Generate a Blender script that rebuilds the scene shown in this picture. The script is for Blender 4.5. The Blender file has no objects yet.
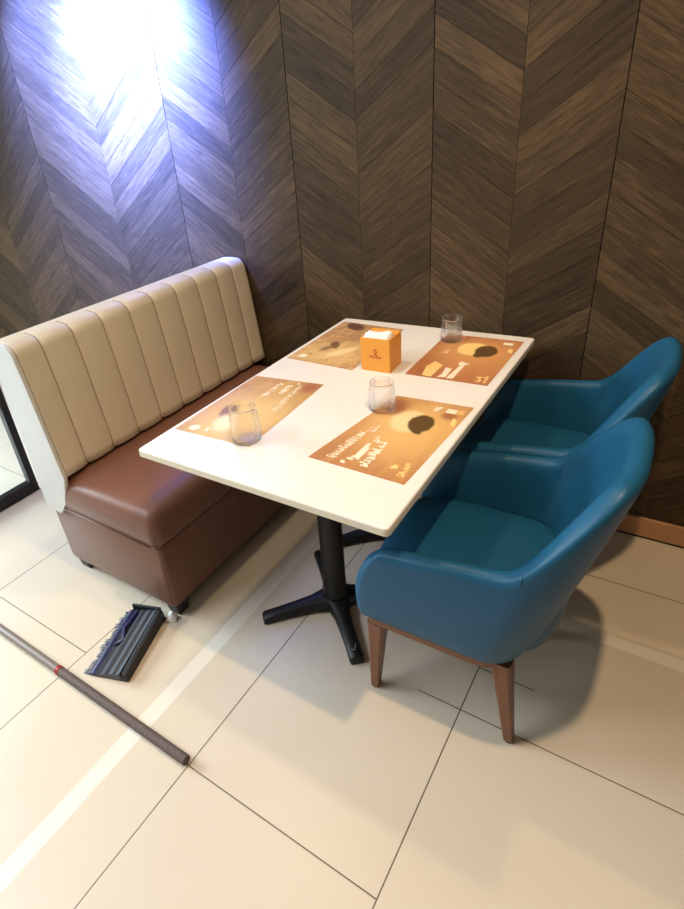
import bpy, bmesh, math, random
from mathutils import Vector, Matrix
random.seed(7)
S = bpy.context.scene
COL = S.collection
PI = math.pi

# ---------------------------------------------------------------- materials
def lin(c):
    c = c / 255.0
    return c / 12.92 if c <= 0.04045 else ((c + 0.055) / 1.055) ** 2.4
def rgb(r, g, b): return (lin(r), lin(g), lin(b), 1)

def mat(name, col, rough=0.5, metal=0.0, spec=0.5, coat=0.0, noise=0.0, nscale=20, bump=0.0, bscale=200, trans=0.0, ior=1.45, sheen=0.0):
    m = bpy.data.materials.new(name); m.use_nodes = True
    nt = m.node_tree; b = nt.nodes['Principled BSDF']
    b.inputs['Base Color'].default_value = col
    b.inputs['Roughness'].default_value = rough
    b.inputs['Metallic'].default_value = metal
    b.inputs['Specular IOR Level'].default_value = spec
    b.inputs['Coat Weight'].default_value = coat
    b.inputs['Coat Roughness'].default_value = 0.15
    b.inputs['Transmission Weight'].default_value = trans
    b.inputs['IOR'].default_value = ior
    b.inputs['Sheen Weight'].default_value = sheen
    tc = nt.nodes.new('ShaderNodeTexCoord')
    if noise > 0:
        n = nt.nodes.new('ShaderNodeTexNoise'); n.inputs['Scale'].default_value = nscale
        n.inputs['Detail'].default_value = 5
        nt.links.new(tc.outputs['Object'], n.inputs['Vector'])
        mx = nt.nodes.new('ShaderNodeMix'); mx.data_type = 'RGBA'
        mx.inputs['A'].default_value = tuple(x * (1 - noise) for x in col[:3]) + (1,)
        mx.inputs['B'].default_value = tuple(min(1, x * (1 + noise)) for x in col[:3]) + (1,)
        nt.links.new(n.outputs['Fac'], mx.inputs['Factor'])
        nt.links.new(mx.outputs['Result'], b.inputs['Base Color'])
    if bump > 0:
        n2 = nt.nodes.new('ShaderNodeTexNoise'); n2.inputs['Scale'].default_value = bscale
        n2.inputs['Detail'].default_value = 4
        nt.links.new(tc.outputs['Object'], n2.inputs['Vector'])
        bp = nt.nodes.new('ShaderNodeBump'); bp.inputs['Strength'].default_value = bump
        bp.inputs['Distance'].default_value = 0.002
        nt.links.new(n2.outputs['Fac'], bp.inputs['Height'])
        nt.links.new(bp.outputs['Normal'], b.inputs['Normal'])
    return m

M = {}
M['cream'] = mat('cream_leather', (0.65, 0.57, 0.43, 1), 0.42, noise=0.04, nscale=6, bump=0.15, bscale=350)
M['white_leather'] = mat('white_leather', (0.62, 0.61, 0.585, 1), 0.45, noise=0.03, nscale=9, bump=0.1)
M['brown'] = mat('brown_leather', (0.180, 0.083, 0.056, 1), 0.36, spec=0.36, noise=0.07, nscale=7, bump=0.2, bscale=300)
M['blue'] = mat('blue_leather', (0.010, 0.086, 0.172, 1), 0.40, spec=0.32, noise=0.06, nscale=8, bump=0.15, bscale=350)
M['blue_stitch'] = mat('blue_stitching', (0.05, 0.15, 0.23, 1), 0.6)
M['black'] = mat('black_metal', (0.010, 0.010, 0.011, 1), 0.42, metal=0.2, bump=0.08, bscale=500)
M['black_plastic'] = mat('black_plastic', (0.010, 0.010, 0.012, 1), 0.5)
M['topwhite'] = mat('white_stone_top', (0.80, 0.765, 0.70, 1), 0.28, noise=0.03, nscale=14)
M['topedge'] = mat('ivory_edge', (0.74, 0.66, 0.50, 1), 0.35)
M['base_board'] = mat('tan_baseboard', (0.48, 0.26, 0.13, 1), 0.32, noise=0.10, nscale=5)
M['navy'] = mat('navy_plastic', (0.010, 0.012, 0.070, 1), 0.35)
M['slate'] = mat('slate_grey_plastic', (0.045, 0.052, 0.070, 1), 0.38, noise=0.15, nscale=30)
M['napkin'] = mat('white_paper', (0.85, 0.84, 0.82, 1), 0.8)
M['red'] = mat('red_plastic', (0.30, 0.015, 0.015, 1), 0.4)
M['stick'] = mat('grey_brown_metal', (0.20, 0.165, 0.14, 1), 0.38, metal=0.0)
M['grip'] = mat('speckled_brown_grip', (0.105, 0.075, 0.066, 1), 0.7, noise=0.6, nscale=120, bump=0.5, bscale=260)
M['ceil'] = mat('white_ceiling', (0.75, 0.74, 0.72, 1), 0.8)
M['print_white'] = mat('printed_white', (0.86, 0.76, 0.58, 1), 0.6)
M['print_gold'] = mat('printed_gold', (0.88, 0.60, 0.22, 1), 0.6)
M['print_red'] = mat('printed_rust', (0.50, 0.10, 0.02, 1), 0.6)
M['mark'] = mat('worn_metal_mark', (0.45, 0.43, 0.40, 1), 0.4)
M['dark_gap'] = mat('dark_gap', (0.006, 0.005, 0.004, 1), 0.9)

def glass_mat(name, tint=(1, 1, 1, 1), rough=0.0):
    m = bpy.data.materials.new(name); m.use_nodes = True
    b = m.node_tree.nodes['Principled BSDF']
    b.inputs['Base Color'].default_value = tint
    b.inputs['Transmission Weight'].default_value = 1
    b.inputs['Roughness'].default_value = rough
    b.inputs['IOR'].default_value = 1.45
    # faint smear so the surface is never perfectly even
    n = m.node_tree.nodes.new('ShaderNodeTexNoise'); n.inputs['Scale'].default_value = 40
    r = m.node_tree.nodes.new('ShaderNodeMapRange')
    r.inputs['To Min'].default_value = rough; r.inputs['To Max'].default_value = rough + 0.03
    m.node_tree.links.new(n.outputs['Fac'], r.inputs['Value'])
    m.node_tree.links.new(r.outputs['Result'], b.inputs['Roughness'])
    return m
M['glass'] = glass_mat('clear_glass')
def thin(m):
    nt = m.node_tree; o = nt.nodes['Material Output']; b = nt.nodes['Principled BSDF']
    t = nt.nodes.new('ShaderNodeBsdfTransparent'); x = nt.nodes.new('ShaderNodeMixShader'); x.inputs[0].default_value = 0.62
    nt.links.new(t.outputs[0], x.inputs[1]); nt.links.new(b.outputs[0], x.inputs[2]); nt.links.new(x.outputs[0], o.inputs[0])
thin(M['glass'])

def pane_mat():
    m = bpy.data.materials.new('door_glass'); m.use_nodes = True
    nt = m.node_tree; nt.nodes.clear()
    o = nt.nodes.new('ShaderNodeOutputMaterial')
    t = nt.nodes.new('ShaderNodeBsdfTransparent'); t.inputs['Color'].default_value = (0.93, 0.98, 0.97, 1)
    g = nt.nodes.new('ShaderNodeBsdfGlossy'); g.inputs['Roughness'].default_value = 0.02
    f = nt.nodes.new('ShaderNodeFresnel'); f.inputs['IOR'].default_value = 1.45
    mx = nt.nodes.new('ShaderNodeMixShader')
    nt.links.new(f.outputs[0], mx.inputs[0]); nt.links.new(t.outputs[0], mx.inputs[1]); nt.links.new(g.outputs[0], mx.inputs[2])
    nt.links.new(mx.outputs[0], o.inputs[0])
    return m
M['pane'] = pane_mat()

class NB:
    """tiny node helper"""
    def __init__(s, nt): s.nt = nt
    def n(s, t, **k):
        x = s.nt.nodes.new(t)
        for a, b in k.items(): setattr(x, a, b)
        return x
    def put(s, sock, v):
        if hasattr(v, 'is_output'): s.nt.links.new(v, sock)
        else: sock.default_value = v
    def math(s, op, a, b=None, c=None, clamp=False):
        x = s.n('ShaderNodeMath', operation=op); x.use_clamp = clamp
        s.put(x.inputs[0], a)
        if b is not None: s.put(x.inputs[1], b)
        if c is not None: s.put(x.inputs[2], c)
        return x.outputs[0]
    def mix(s, f, a, b):
        x = s.n('ShaderNodeMix', data_type='RGBA')
        s.put(x.inputs['Factor'], f); s.put(x.inputs['A'], a); s.put(x.inputs['B'], b)
        return x.outputs['Result']
    def step(s, v, lo, hi, a=0.0, b=1.0):
        x = s.n('ShaderNodeMapRange', interpolation_type='SMOOTHSTEP')
        s.put(x.inputs['Value'], v); x.inputs['From Min'].default_value = lo; x.inputs['From Max'].default_value = hi
        x.inputs['To Min'].default_value = a; x.inputs['To Max'].default_value = b
        return x.outputs['Result']
    def noise(s, vec, scale, detail=4, rough=0.5, dist=0.0):
        x = s.n('ShaderNodeTexNoise'); s.nt.links.new(vec, x.inputs['Vector'])
        x.inputs['Scale'].default_value = scale; x.inputs['Detail'].default_value = detail
        x.inputs['Roughness'].default_value = rough; x.inputs['Distortion'].default_value = dist
        return x

def wood_plank_mat(name):
    """chevron planks: UV runs along each plank, the 'tone' attribute differs per plank"""
    m = bpy.data.materials.new(name); m.use_nodes = True
    nt = m.node_tree; h = NB(nt); b = nt.nodes['Principled BSDF']
    uv = h.n('ShaderNodeUVMap'); uv.uv_map = 'UVMap'
    at = h.n('ShaderNodeAttribute'); at.attribute_name = 'tone'
    mp = h.n('ShaderNodeMapping'); mp.inputs['Scale'].default_value = (2.2, 26, 1)
    nt.links.new(uv.outputs[0], mp.inputs['Vector'])
    g1 = h.noise(mp.outputs[0], 3.2, 7, 0.62, 0.9)
    mp2 = h.n('ShaderNodeMapping'); mp2.inputs['Scale'].default_value = (6, 150, 1)
    nt.links.new(uv.outputs[0], mp2.inputs['Vector'])
    g2 = h.noise(mp2.outputs[0], 3.0, 3, 0.6, 0.3)
    ramp = h.n('ShaderNodeValToRGB')
    e = ramp.color_ramp.elements
    e[0].position = 0.28; e[0].color = (0.024, 0.016, 0.009, 1)
    e[1].position = 0.74; e[1].color = (0.122, 0.077, 0.037, 1)
    x = ramp.color_ramp.elements.new(0.5); x.color = (0.057, 0.037, 0.0185, 1)
    v = h.math('ADD', h.math('MULTIPLY', g1.outputs['Fac'], 0.75), h.math('MULTIPLY', g2.outputs['Fac'], 0.25))
    v = h.math('ADD', v, h.math('MULTIPLY', h.math('SUBTRACT', at.outputs['Fac'], 0.5), 0.22))
    nt.links.new(v, ramp.inputs['Fac'])
    nt.links.new(ramp.outputs['Color'], b.inputs['Base Color'])
    b.inputs['Roughness'].default_value = 0.55
    b.inputs['Specular IOR Level'].default_value = 0.2
    bp = h.n('ShaderNodeBump'); bp.inputs['Strength'].default_value = 0.25; bp.inputs['Distance'].default_value = 0.002
    nt.links.new(v, bp.inputs['Height']); nt.links.new(bp.outputs[0], b.inputs['Normal'])
    return m
M['plank'] = wood_plank_mat('walnut_planks')

def leg_wood():
    m = bpy.data.materials.new('walnut_leg'); m.use_nodes = True
    nt = m.node_tree; h = NB(nt); b = nt.nodes['Principled BSDF']
    tc = h.n('ShaderNodeTexCoord')
    mp = h.n('ShaderNodeMapping'); mp.inputs['Scale'].default_value = (60, 60, 5)
    nt.links.new(tc.outputs['Object'], mp.inputs['Vector'])
    g = h.noise(mp.outputs[0], 1.5, 5, 0.6, 0.8)
    nt.links.new(h.mix(g.outputs['Fac'], (0.085, 0.030, 0.014, 1), (0.26, 0.105, 0.050, 1)), b.inputs['Base Color'])
    b.inputs['Roughness'].default_value = 0.38
    return m
M['leg_wood'] = leg_wood()

def floor_mat():
    m = bpy.data.materials.new('cream_floor_tiles'); m.use_nodes = True
    nt = m.node_tree; h = NB(nt); b = nt.nodes['Principled BSDF']
    tc = h.n('ShaderNodeTexCoord'); sp = h.n('ShaderNodeSeparateXYZ')
    nt.links.new(tc.outputs['Object'], sp.inputs[0])
    X, Y = sp.outputs[0], sp.outputs[1]
    nz = h.noise(tc.outputs['Object'], 2.2, 6, 0.55)
    nf = h.noise(tc.outputs['Object'], 60, 3, 0.6)
    c = h.mix(nz.outputs['Fac'], (0.58, 0.50, 0.385, 1), (0.64, 0.56, 0.445, 1))
    c = h.mix(h.math('MULTIPLY', nf.outputs['Fac'], 0.15), c, (0.68, 0.60, 0.49, 1))
    # light falling between the furniture shadows, painted as paler strips both ways
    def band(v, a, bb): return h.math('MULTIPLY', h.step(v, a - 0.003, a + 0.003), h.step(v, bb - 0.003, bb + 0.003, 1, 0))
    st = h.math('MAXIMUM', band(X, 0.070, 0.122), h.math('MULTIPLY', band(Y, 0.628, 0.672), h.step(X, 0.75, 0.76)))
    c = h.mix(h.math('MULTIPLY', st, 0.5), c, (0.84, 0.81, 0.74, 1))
    # grout joints: (axis, position, from, to)
    W = 0.0016
    tot = None
    segs = [('x', -0.270, -4, 1.3), ('x', 0.298, -4, 1.3), ('x', 0.862, -4, 1.3), ('x', -0.834, -4, 1.3), ('x', 1.430, -4, 1.3),
            ('x', -1.400, -4, 1.3), ('x', -1.96, -4, 1.3),
            ('y', -0.217, -4, -0.270), ('y', -0.315, -0.270, 0.862), ('y', 0.203, 0.735, 3), ('y', 0.363, 0.862, 1.02),
            ('y', 0.915, 0.298, 3), ('y', 0.349, -4, -0.270), ('y', 0.915, -4, -0.27), ('y', -0.88, -4, 0.862), ('y', -0.36, 0.862, 3)]
    for ax, p, a, bb in segs:
        u, v = (X, Y) if ax == 'x' else (Y, X)
        d = h.math('ABSOLUTE', h.math('SUBTRACT', u, p))
        k = h.math('MULTIPLY', h.step(d, W * 0.6, W * 1.4, 1, 0), h.math('MULTIPLY', h.math('GREATER_THAN', v, a), h.math('LESS_THAN', v, bb)))
        tot = k if tot is None else h.math('MAXIMUM', tot, k)
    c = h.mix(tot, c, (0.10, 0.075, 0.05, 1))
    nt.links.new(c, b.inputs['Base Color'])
    b.inputs['Roughness'].default_value = 0.22
    nt.links.new(h.math('ADD', h.math('MULTIPLY', nz.outputs['Fac'], 0.12), 0.30), b.inputs['Roughness'])
    b.inputs['Specular IOR Level'].default_value = 0.5
    bp = h.n('ShaderNodeBump'); bp.inputs['Strength'].default_value = 0.4; bp.inputs['Distance'].default_value = 0.001
    bp.invert = True
    nt.links.new(tot, bp.inputs['Height']); nt.links.new(bp.outputs[0], b.inputs['Normal'])
    return m
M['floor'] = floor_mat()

def placemat_mat(name, base, gold, dark, glow, shapes, seed=0.0, busy=0.0):
    """printed paper: warm blotchy ground, a golden bloom, and ellipses (cx,cy,rx,ry,angle,colour,soft)"""
    m = bpy.data.materials.new(name); m.use_nodes = True
    nt = m.node_tree; h = NB(nt); b = nt.nodes['Principled BSDF']
    tc = h.n('ShaderNodeTexCoord'); sp = h.n('ShaderNodeSeparateXYZ')
    off = h.n('ShaderNodeVectorMath', operation='ADD'); off.inputs[1].default_value = (seed, seed * 0.7, 0)
    nt.links.new(tc.outputs['Object'], off.inputs[0])
    nt.links.new(tc.outputs['Object'], sp.inputs[0])
    X, Y = sp.outputs[0], sp.outputs[1]
    n1 = h.noise(off.outputs[0], 9, 4, 0.55, 0.6)
    mpx = h.n('ShaderNodeMapping'); mpx.inputs['Scale'].default_value = (40, 5, 1)
    nt.links.new(off.outputs[0], mpx.inputs['Vector'])
    n2 = h.noise(mpx.outputs[0], 1, 3, 0.6)
    wob = h.noise(off.outputs[0], 55, 2, 0.5)
    def ell(cx, cy, rx, ry, ang, soft, wobble=0.25):
        ca, sa = math.cos(ang), math.sin(ang)
        dx = h.math('SUBTRACT', X, cx); dy = h.math('SUBTRACT', Y, cy)
        u = h.math('DIVIDE', h.math('ADD', h.math('MULTIPLY', dx, ca), h.math('MULTIPLY', dy, sa)), rx)
        v = h.math('DIVIDE', h.math('SUBTRACT', h.math('MULTIPLY', dy, ca), h.math('MULTIPLY', dx, sa)), ry)
        d = h.math('SQRT', h.math('ADD', h.math('MULTIPLY', u, u), h.math('MULTIPLY', v, v)))
        d = h.math('ADD', d, h.math('MULTIPLY', h.math('SUBTRACT', wob.outputs['Fac'], 0.5), wobble))
        return h.step(d, 1 - soft, 1 + soft, 1, 0)
    f = h.step(n1.outputs['Fac'], 0.35, 0.68)
    c = h.mix(h.math('MULTIPLY', f, 0.55 + busy * 0.4), base, dark)
    c = h.mix(h.math('MULTIPLY', h.step(n2.outputs['Fac'], 0.4, 0.7), 0.25), c, gold)
    gx, gy, grx, gry = glow
    c = h.mix(h.math('MULTIPLY', ell(gx, gy, grx, gry, 0, 0.75), 0.85), c, gold)
    if busy > 0:
        n3 = h.noise(off.outputs[0], 26, 5, 0.6, 1.2)
        c = h.mix(h.step(n3.outputs['Fac'], 0.52, 0.62, 0, busy), c, (0.80, 0.55, 0.26, 1))
        c = h.mix(h.step(n3.outputs['Fac'], 0.46, 0.36, 0, busy), c, (0.36, 0.14, 0.04, 1))
    for cx, cy, rx, ry, ang, col, soft in shapes:
        c = h.mix(ell(cx, cy, rx, ry, ang, soft), c, col)
    nt.links.new(c, b.inputs['Base Color'])
    b.inputs['Roughness'].default_value = 0.42
    return m

# ---------------------------------------------------------------- mesh helpers
def link_mesh(name, bm, m, parent=None, smooth=False, sub=0, bevel=0.0, bseg=3, recalc=True):
    if recalc: bmesh.ops.recalc_face_normals(bm, faces=bm.faces[:])
    me = bpy.data.meshes.new(name); bm.to_mesh(me); bm.free()
    o = bpy.data.objects.new(name, me); COL.objects.link(o)
    for x in (m if isinstance(m, (list, tuple)) else [m]): me.materials.append(x)
    if smooth:
        for p in me.polygons: p.use_smooth = True
    if bevel > 0:
        bv = o.modifiers.new('bevel', 'BEVEL'); bv.width = bevel; bv.segments = bseg; bv.limit_method = 'ANGLE'; bv.angle_limit = math.radians(40)
        for p in me.polygons: p.use_smooth = True
        wn = o.modifiers.new('wn', 'WEIGHTED_NORMAL'); wn.keep_sharp = True
    if sub:
        s = o.modifiers.new('sub', 'SUBSURF'); s.levels = sub; s.render_levels = sub
    if parent: o.parent = parent
    return o
def empty(name, loc, rz=0.0):
    o = bpy.data.objects.new(name, None); COL.objects.link(o); o.location = loc; o.rotation_euler = (0, 0, rz)
    o.empty_display_size = 0.05
    return o
def tag(o, label, cat, group=None, kind=None):
    o['label'] = label; o['category'] = cat
    if group: o['group'] = group
    if kind: o['kind'] = kind
    return o
def struct(o, label, cat='wall'):
    o['kind'] = 'structure'; o['label'] = label; o['category'] = cat
    return o
def box(bm, x0, x1, y0, y1, z0, z1):
    v = [bm.verts.new(p) for p in ((x0,y0,z0),(x1,y0,z0),(x1,y1,z0),(x0,y1,z0),(x0,y0,z1),(x1,y0,z1),(x1,y1,z1),(x0,y1,z1))]
    for f in ((0,3,2,1),(4,5,6,7),(0,1,5,4),(1,2,6,5),(2,3,7,6),(3,0,4,7)): bm.faces.new([v[i] for i in f])
    return v
def prism(bm, pts, z0, z1):
    a = [bm.verts.new((p[0], p[1], z0)) for p in pts]; b = [bm.verts.new((p[0], p[1], z1)) for p in pts]
    n = len(pts)
    bm.faces.new(a[::-1]); bm.faces.new(b)
    for i in range(n): bm.faces.new((a[i], a[(i+1) % n], b[(i+1) % n], b[i]))
def loft(bm, rings, cap0=True, cap1=True, closed=True):
    vs = [[bm.verts.new(p) for p in r] for r in rings]
    n = len(rings[0])
    for i in range(len(vs) - 1):
        for j in range(n if closed else n - 1):
            k = (j + 1) % n
            bm.faces.new((vs[i][j], vs[i][k], vs[i+1][k], vs[i+1][j]))
    if cap0: bm.faces.new(vs[0][::-1])
    if cap1: bm.faces.new(vs[-1])
    return vs
def ring(cx, cy, z, r, n=24, ry=None): return [(cx + r * math.cos(2*PI*i/n), cy + (ry or r) * math.sin(2*PI*i/n), z) for i in range(n)]
def tube(bm, pts, r, n=8):
    """tube through points"""
    rings = []
    for i, p in enumerate(pts):
        p = Vector(p); a = Vector(pts[max(0, i-1)]); b = Vector(pts[min(len(pts)-1, i+1)])
        d = (b - a).normalized(); u = d.cross(Vector((0, 0, 1)))
        if u.length < 1e-3: u = d.cross(Vector((0, 1, 0)))
        u.normalize(); w = d.cross(u)
        rr = r[i] if isinstance(r, (list, tuple)) else r
        rings.append([tuple(p + rr * (math.cos(2*PI*k/n) * u + math.sin(2*PI*k/n) * w)) for k in range(n)])
    loft(bm, rings)

# ---------------------------------------------------------------- the room
WY = 1.215          # face of the wood wall
bm = bmesh.new(); box(bm, -4.5, 2.4, -3.2, WY + 0.12, -0.08, 0.0)
struct(link_mesh('floor', bm, M['floor']), 'cream polished floor tiles with thin dark joints and painted strips of light', 'floor')
bm = bmesh.new(); box(bm, -4.5, 2.4, -3.2, WY + 0.12, 2.9, 3.0)
struct(link_mesh('ceiling', bm, M['ceil']), 'plain white ceiling above the dining corner', 'ceiling')

def chevron_wall():
    bm = bmesh.new()
    uvl = bm.loops.layers.uv.new('UVMap'); tl = bm.faces.layers.float.new('tone')
    # backing
    v = [bm.verts.new(p) for p in ((-4.5, WY+0.006, 0), (2.4, WY+0.006, 0), (2.4, WY+0.006, 2.9), (-4.5, WY+0.006, 2.9))]
    f = bm.faces.new(v); f.material_index = 1
    # seams: (x, 1 where planks rise to the seam, 0 where they fall to it)
    seams = [(-4.45, 0), (-3.93, 1), (-3.41, 0), (-2.92, 1), (-2.42, 0), (-1.90, 1), (-1.36, 0), (-0.885, 1), (-0.54, 0), (-0.232, 1), (0.055, 0), (0.342, 1), (0.622, 0), (0.90, 1),
             (1.185, 0), (1.465, 1), (1.75, 0), (2.03, 1), (2.39, 0)]
    pitch = 0.088; slope = 0.665
    z_lo, z_hi = 0.0, 2.9
    for (xa, ka), (xb, kb) in zip(seams[:-1], seams[1:]):
        ga = 0.0016 if ka else 0.0006; gb = 0.0016 if kb else 0.0006
        x0, x1 = xa + ga, xb - gb
        dz = slope * (xb - xa) * (1 if kb else -1)
        z = -1.0 + random.random() * 0.01
        L = math.hypot(xb - xa, dz)
        base = random.random()
        while z < 3.6:
            p = pitch
            g = 0.0011
            poly = [(x0, z + g), (x1, z + dz + g), (x1, z + dz + p), (x0, z + p)]
            # clip to the wall's height
            def clip(poly, zc, keep_above):
                out = []
                for i in range(len(poly)):
                    a, b = poly[i], poly[(i+1) % len(poly)]
                    ia = a[1] >= zc if keep_above else a[1] <= zc
                    ib = b[1] >= zc if keep_above else b[1] <= zc
                    if ia: out.append(a)
                    if ia != ib:
                        t = (zc - a[1]) / (b[1] - a[1]); out.append((a[0] + t*(b[0]-a[0]), zc))
                return out
            q = clip(poly, z_lo, True)
            if len(q) >= 3: q = clip(q, z_hi, False)
            if len(q) >= 3:
                d = random.uniform(0, 0.0012)
                fr = [bm.verts.new((a, WY - 0.001 + d, b)) for a, b in q]
                bk = [bm.verts.new((a, WY + 0.006, b)) for a, b in q]
                f = bm.faces.new(fr); tone = random.random(); fs = [f]
                for i in range(len(q)):
                    fs.append(bm.faces.new((fr[i], bk[i], bk[(i+1) % len(q)], fr[(i+1) % len(q)])))
                ou, ov = random.uniform(0, 30), random.uniform(0, 30)
                ux, uz = (xb - xa) / L, dz / L
                for ff in fs:
                    ff[tl] = tone
                    for lp in ff.loops:
                        c = lp.vert.co
                        lp[uvl].uv = (ou + c.x * ux + c.z * uz, ov - c.x * uz + c.z * ux)
            z += p
    return bm
struct(link_mesh('wall_back', chevron_wall(), [M['plank'], M['dark_gap']], recalc=True), 'dark walnut wall of planks laid in a chevron pattern', 'wall')
bm = bmesh.new(); box(bm, -4.5, 2.4, WY + 0.0065, WY + 0.12, 0.0, 2.9)
struct(link_mesh('wall_core', bm, M['ceil']), 'plaster wall behind the planks', 'wall').name = 'wall_behind'
# baseboard, standing clear of the floor, its shadow line made as a near-black strip
bm = bmesh.new(); box(bm, -1.34, 2.4, WY - 0.016, WY - 0.0015, 0.010, 0.088)
bb = struct(link_mesh('baseboard_back', bm, M['base_board'], bevel=0.002), 'tan baseboard along the foot of the chevron wall', 'baseboard')
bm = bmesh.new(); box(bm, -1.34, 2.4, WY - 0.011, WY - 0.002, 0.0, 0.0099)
link_mesh('shadow_strip', bm, M['dark_gap'], parent=bb)

# glass door leaf on the left, black framed
dx = -1.352
d = empty('door_1', (dx, 0.318, 0)); struct(d, 'glass door with a black metal frame beside the bench', 'door')
dx0, dy0 = dx, 0.318
def local_box(x0, x1, y0, y1, z0, z1):
    bm = bmesh.new(); box(bm, x0, x1, y0, y1, z0, z1); return bm
link_mesh('stile', local_box(-0.02, 0.02, -0.034, 0, 0.002, 2.2), M['black'], d, bevel=0.002)
link_mesh('stile', local_box(-0.02, 0.02, -0.94, -0.906, 0.002, 2.2), M['black'], d, bevel=0.002)
link_mesh('bottom_rail', local_box(-0.02, 0.02, -0.906, -0.034, 0.002, 0.062), M['black'], d, bevel=0.002)
link_mesh('top_rail', local_box(-0.02, 0.02, -0.906, -0.034, 2.14, 2.2), M['black'], d, bevel=0.002)
link_mesh('glass_pane', local_box(-0.004, 0.004, -0.908, -0.032, 0.06, 2.142), M['pane'], d)

# ---------------------------------------------------------------- bench sofa
SX0, SX1, SY0, SY1 = -0.685, -0.085, 0.04, 1.195
sofa = tag(empty('bench_sofa', ((SX0+SX1)/2, (SY0+SY1)/2, 0)), 'long banquette with cream channelled back and brown leather seat', 'sofa')
sox, soy = (SX0+SX1)/2, (SY0+SY1)/2
def sofa_part(name, bm, m, **k):
    bmesh.ops.translate(bm, verts=bm.verts[:], vec=(-sox, -soy, 0))
    return link_mesh(name, bm, m, sofa, **k)
def rounded_slab(x0, x1, y0, y1, z0, z1, r, puff=0.0, nx=14, ny=26, taper=0.0):
    """closed soft box: rings in height, rounded corners, optional puffed top"""
    bm = bmesh.new()
    def outline(inset, z):
        pts = []
        a0, a1, b0, b1 = x0+inset, x1-inset, y0+inset, y1-inset
        rr = max(0.004, r - inset)
        for cx, cy, s in ((a1-rr, b0+rr, -PI/2), (a1-rr, b1-rr, 0), (a0+rr, b1-rr, PI/2), (a0+rr, b0+rr, PI)):
            for k in range(5):
                t = s + k/4*PI/2
                pts.append((cx + rr*math.cos(t), cy + rr*math.sin(t), z))
        return pts
    rings = []
    for k in range(5):
        t = k/4*PI/2; rings.append(outline(r*0.55*(1-math.sin(t)) + taper, z0 + r*0.55*(1-math.cos(t))))
    for k in range(5):
        t = k/4*PI/2; rings.append(outline(r*(1-math.cos(t)), z1 - r + r*math.sin(t)))
    for q, dz in ((0.03, 0.35), (0.07, 0.7), (0.13, 1.0)):
        rings.append(outline(r + q, z1 + puff*dz))
    loft(bm, rings)
    return bm
# base with a slight taper to the floor
bm = bmesh.new()
def rr_outline(x0, x1, y0, y1, r, z, n=5):
    pts = []
    for cx, cy, s in ((x1-r, y0+r, -PI/2), (x1-r, y1-r, 0), (x0+r, y1-r, PI/2), (x0+r, y0+r, PI)):
        for k in range(n):
            t = s + k/(n-1)*PI/2; pts.append((cx + r*math.cos(t), cy + r*math.sin(t), z))
    return pts
rings = [rr_outline(SX0+i+.012, SX1-i, SY0+i, SY1-i, 0.018, z) for z, i in ((0.050, 0.014), (0.056, 0.006), (0.07, 0.002), (0.20, 0.0), (0.315, 0.0), (0.326, 0.003), (0.330, 0.010))]
loft(bm, rings)
sofa_part('base', bm, M['brown'], smooth=True)
# seat cushion
bm = bmesh.new()
rings = []
cx0, cx1, cy0, cy1 = SX0+0.02, SX1+0.008, SY0-0.008, SY1-0.004
for z, i in ((0.328, 0.012), (0.331, 0.004), (0.338, 0.0), (0.38, -0.004), (0.415, -0.003), (0.437, 0.004), (0.452, 0.014), (0.461, 0.028), (0.467, 0.050), (0.472, 0.09), (0.476, 0.15)):
    rings.append(rr_outline(cx0+i, cx1-i, cy0+i, cy1-i, max(0.035 - max(i, 0)*0.5, 0.012), z, 7))
loft(bm, rings)
sofa_part('seat_cushion', bm, M['brown'], smooth=True)
# welt cords on the cushion's vertical corner and lower edge
bm = bmesh.new()
tube(bm, [(x, y, 0.331) for x, y, _ in rr_outline(cx0+.03, cx1-0.001, cy0+0.001, cy1-.003, 0.033, 0, 7)[:-7]][:], 0.0028, 6)
sofa_part('piping', bm, M['brown'], smooth=True)
bm = bmesh.new()
tube(bm, [(SX0+.03, cy0-0.001, 0.331), ((SX0+SX1)/2, cy0-0.001, 0.331), (cx1-0.034, cy0-0.001, 0.331)], 0.0028, 6)
sofa_part('piping', bm, M['brown'], smooth=True)
# channelled backrest
def back_profile():
    pts = []      # (x, z, normal_x, normal_z, groove weight)
    F = [(-0.535, 0.484), (-0.500, 0.485), (-0.492, 0.490), (-0.498, 0.52), (-0.506, 0.60), (-0.516, 0.70), (-0.526, 0.80), (-0.534, 0.87), (-0.541, 0.915)]
    for x, z in F: pts.append((x, z))
    for k in range(1, 8):
        t = k/8*PI/2; pts.append((-0.541 - 0.045 + 0.045*math.cos(t), 0.915 + 0.052*math.sin(t)))
    pts += [(-0.60, 0.968), (-0.63, 0.968), (-0.655, 0.966)]
    for k in range(1, 5):
        t = k/4*PI/2; pts.append((-0.655 - 0.025*math.sin(t), 0.941 + 0.025*math.cos(t)))
    pts += [(-0.682, 0.85), (-0.684, 0.6), (-0.685, 0.335)]
    return pts
prof = back_profile(); SYB = 1.2095
seams_y = [0.138 + 0.1245*k for k in range(8)] + [1.118]
ys = []
edges = [SY0 + 0.004] + seams_y + [SYB]
for a, b in zip(edges[:-1], edges[1:]):
    for t in (0, 0.03, 0.07, 0.14, 0.28, 0.5, 0.72, 0.86, 0.93, 0.97): ys.append(a + (b-a)*t)
ys.append(SYB)
bm = bmesh.new()
ringsb = []
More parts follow.
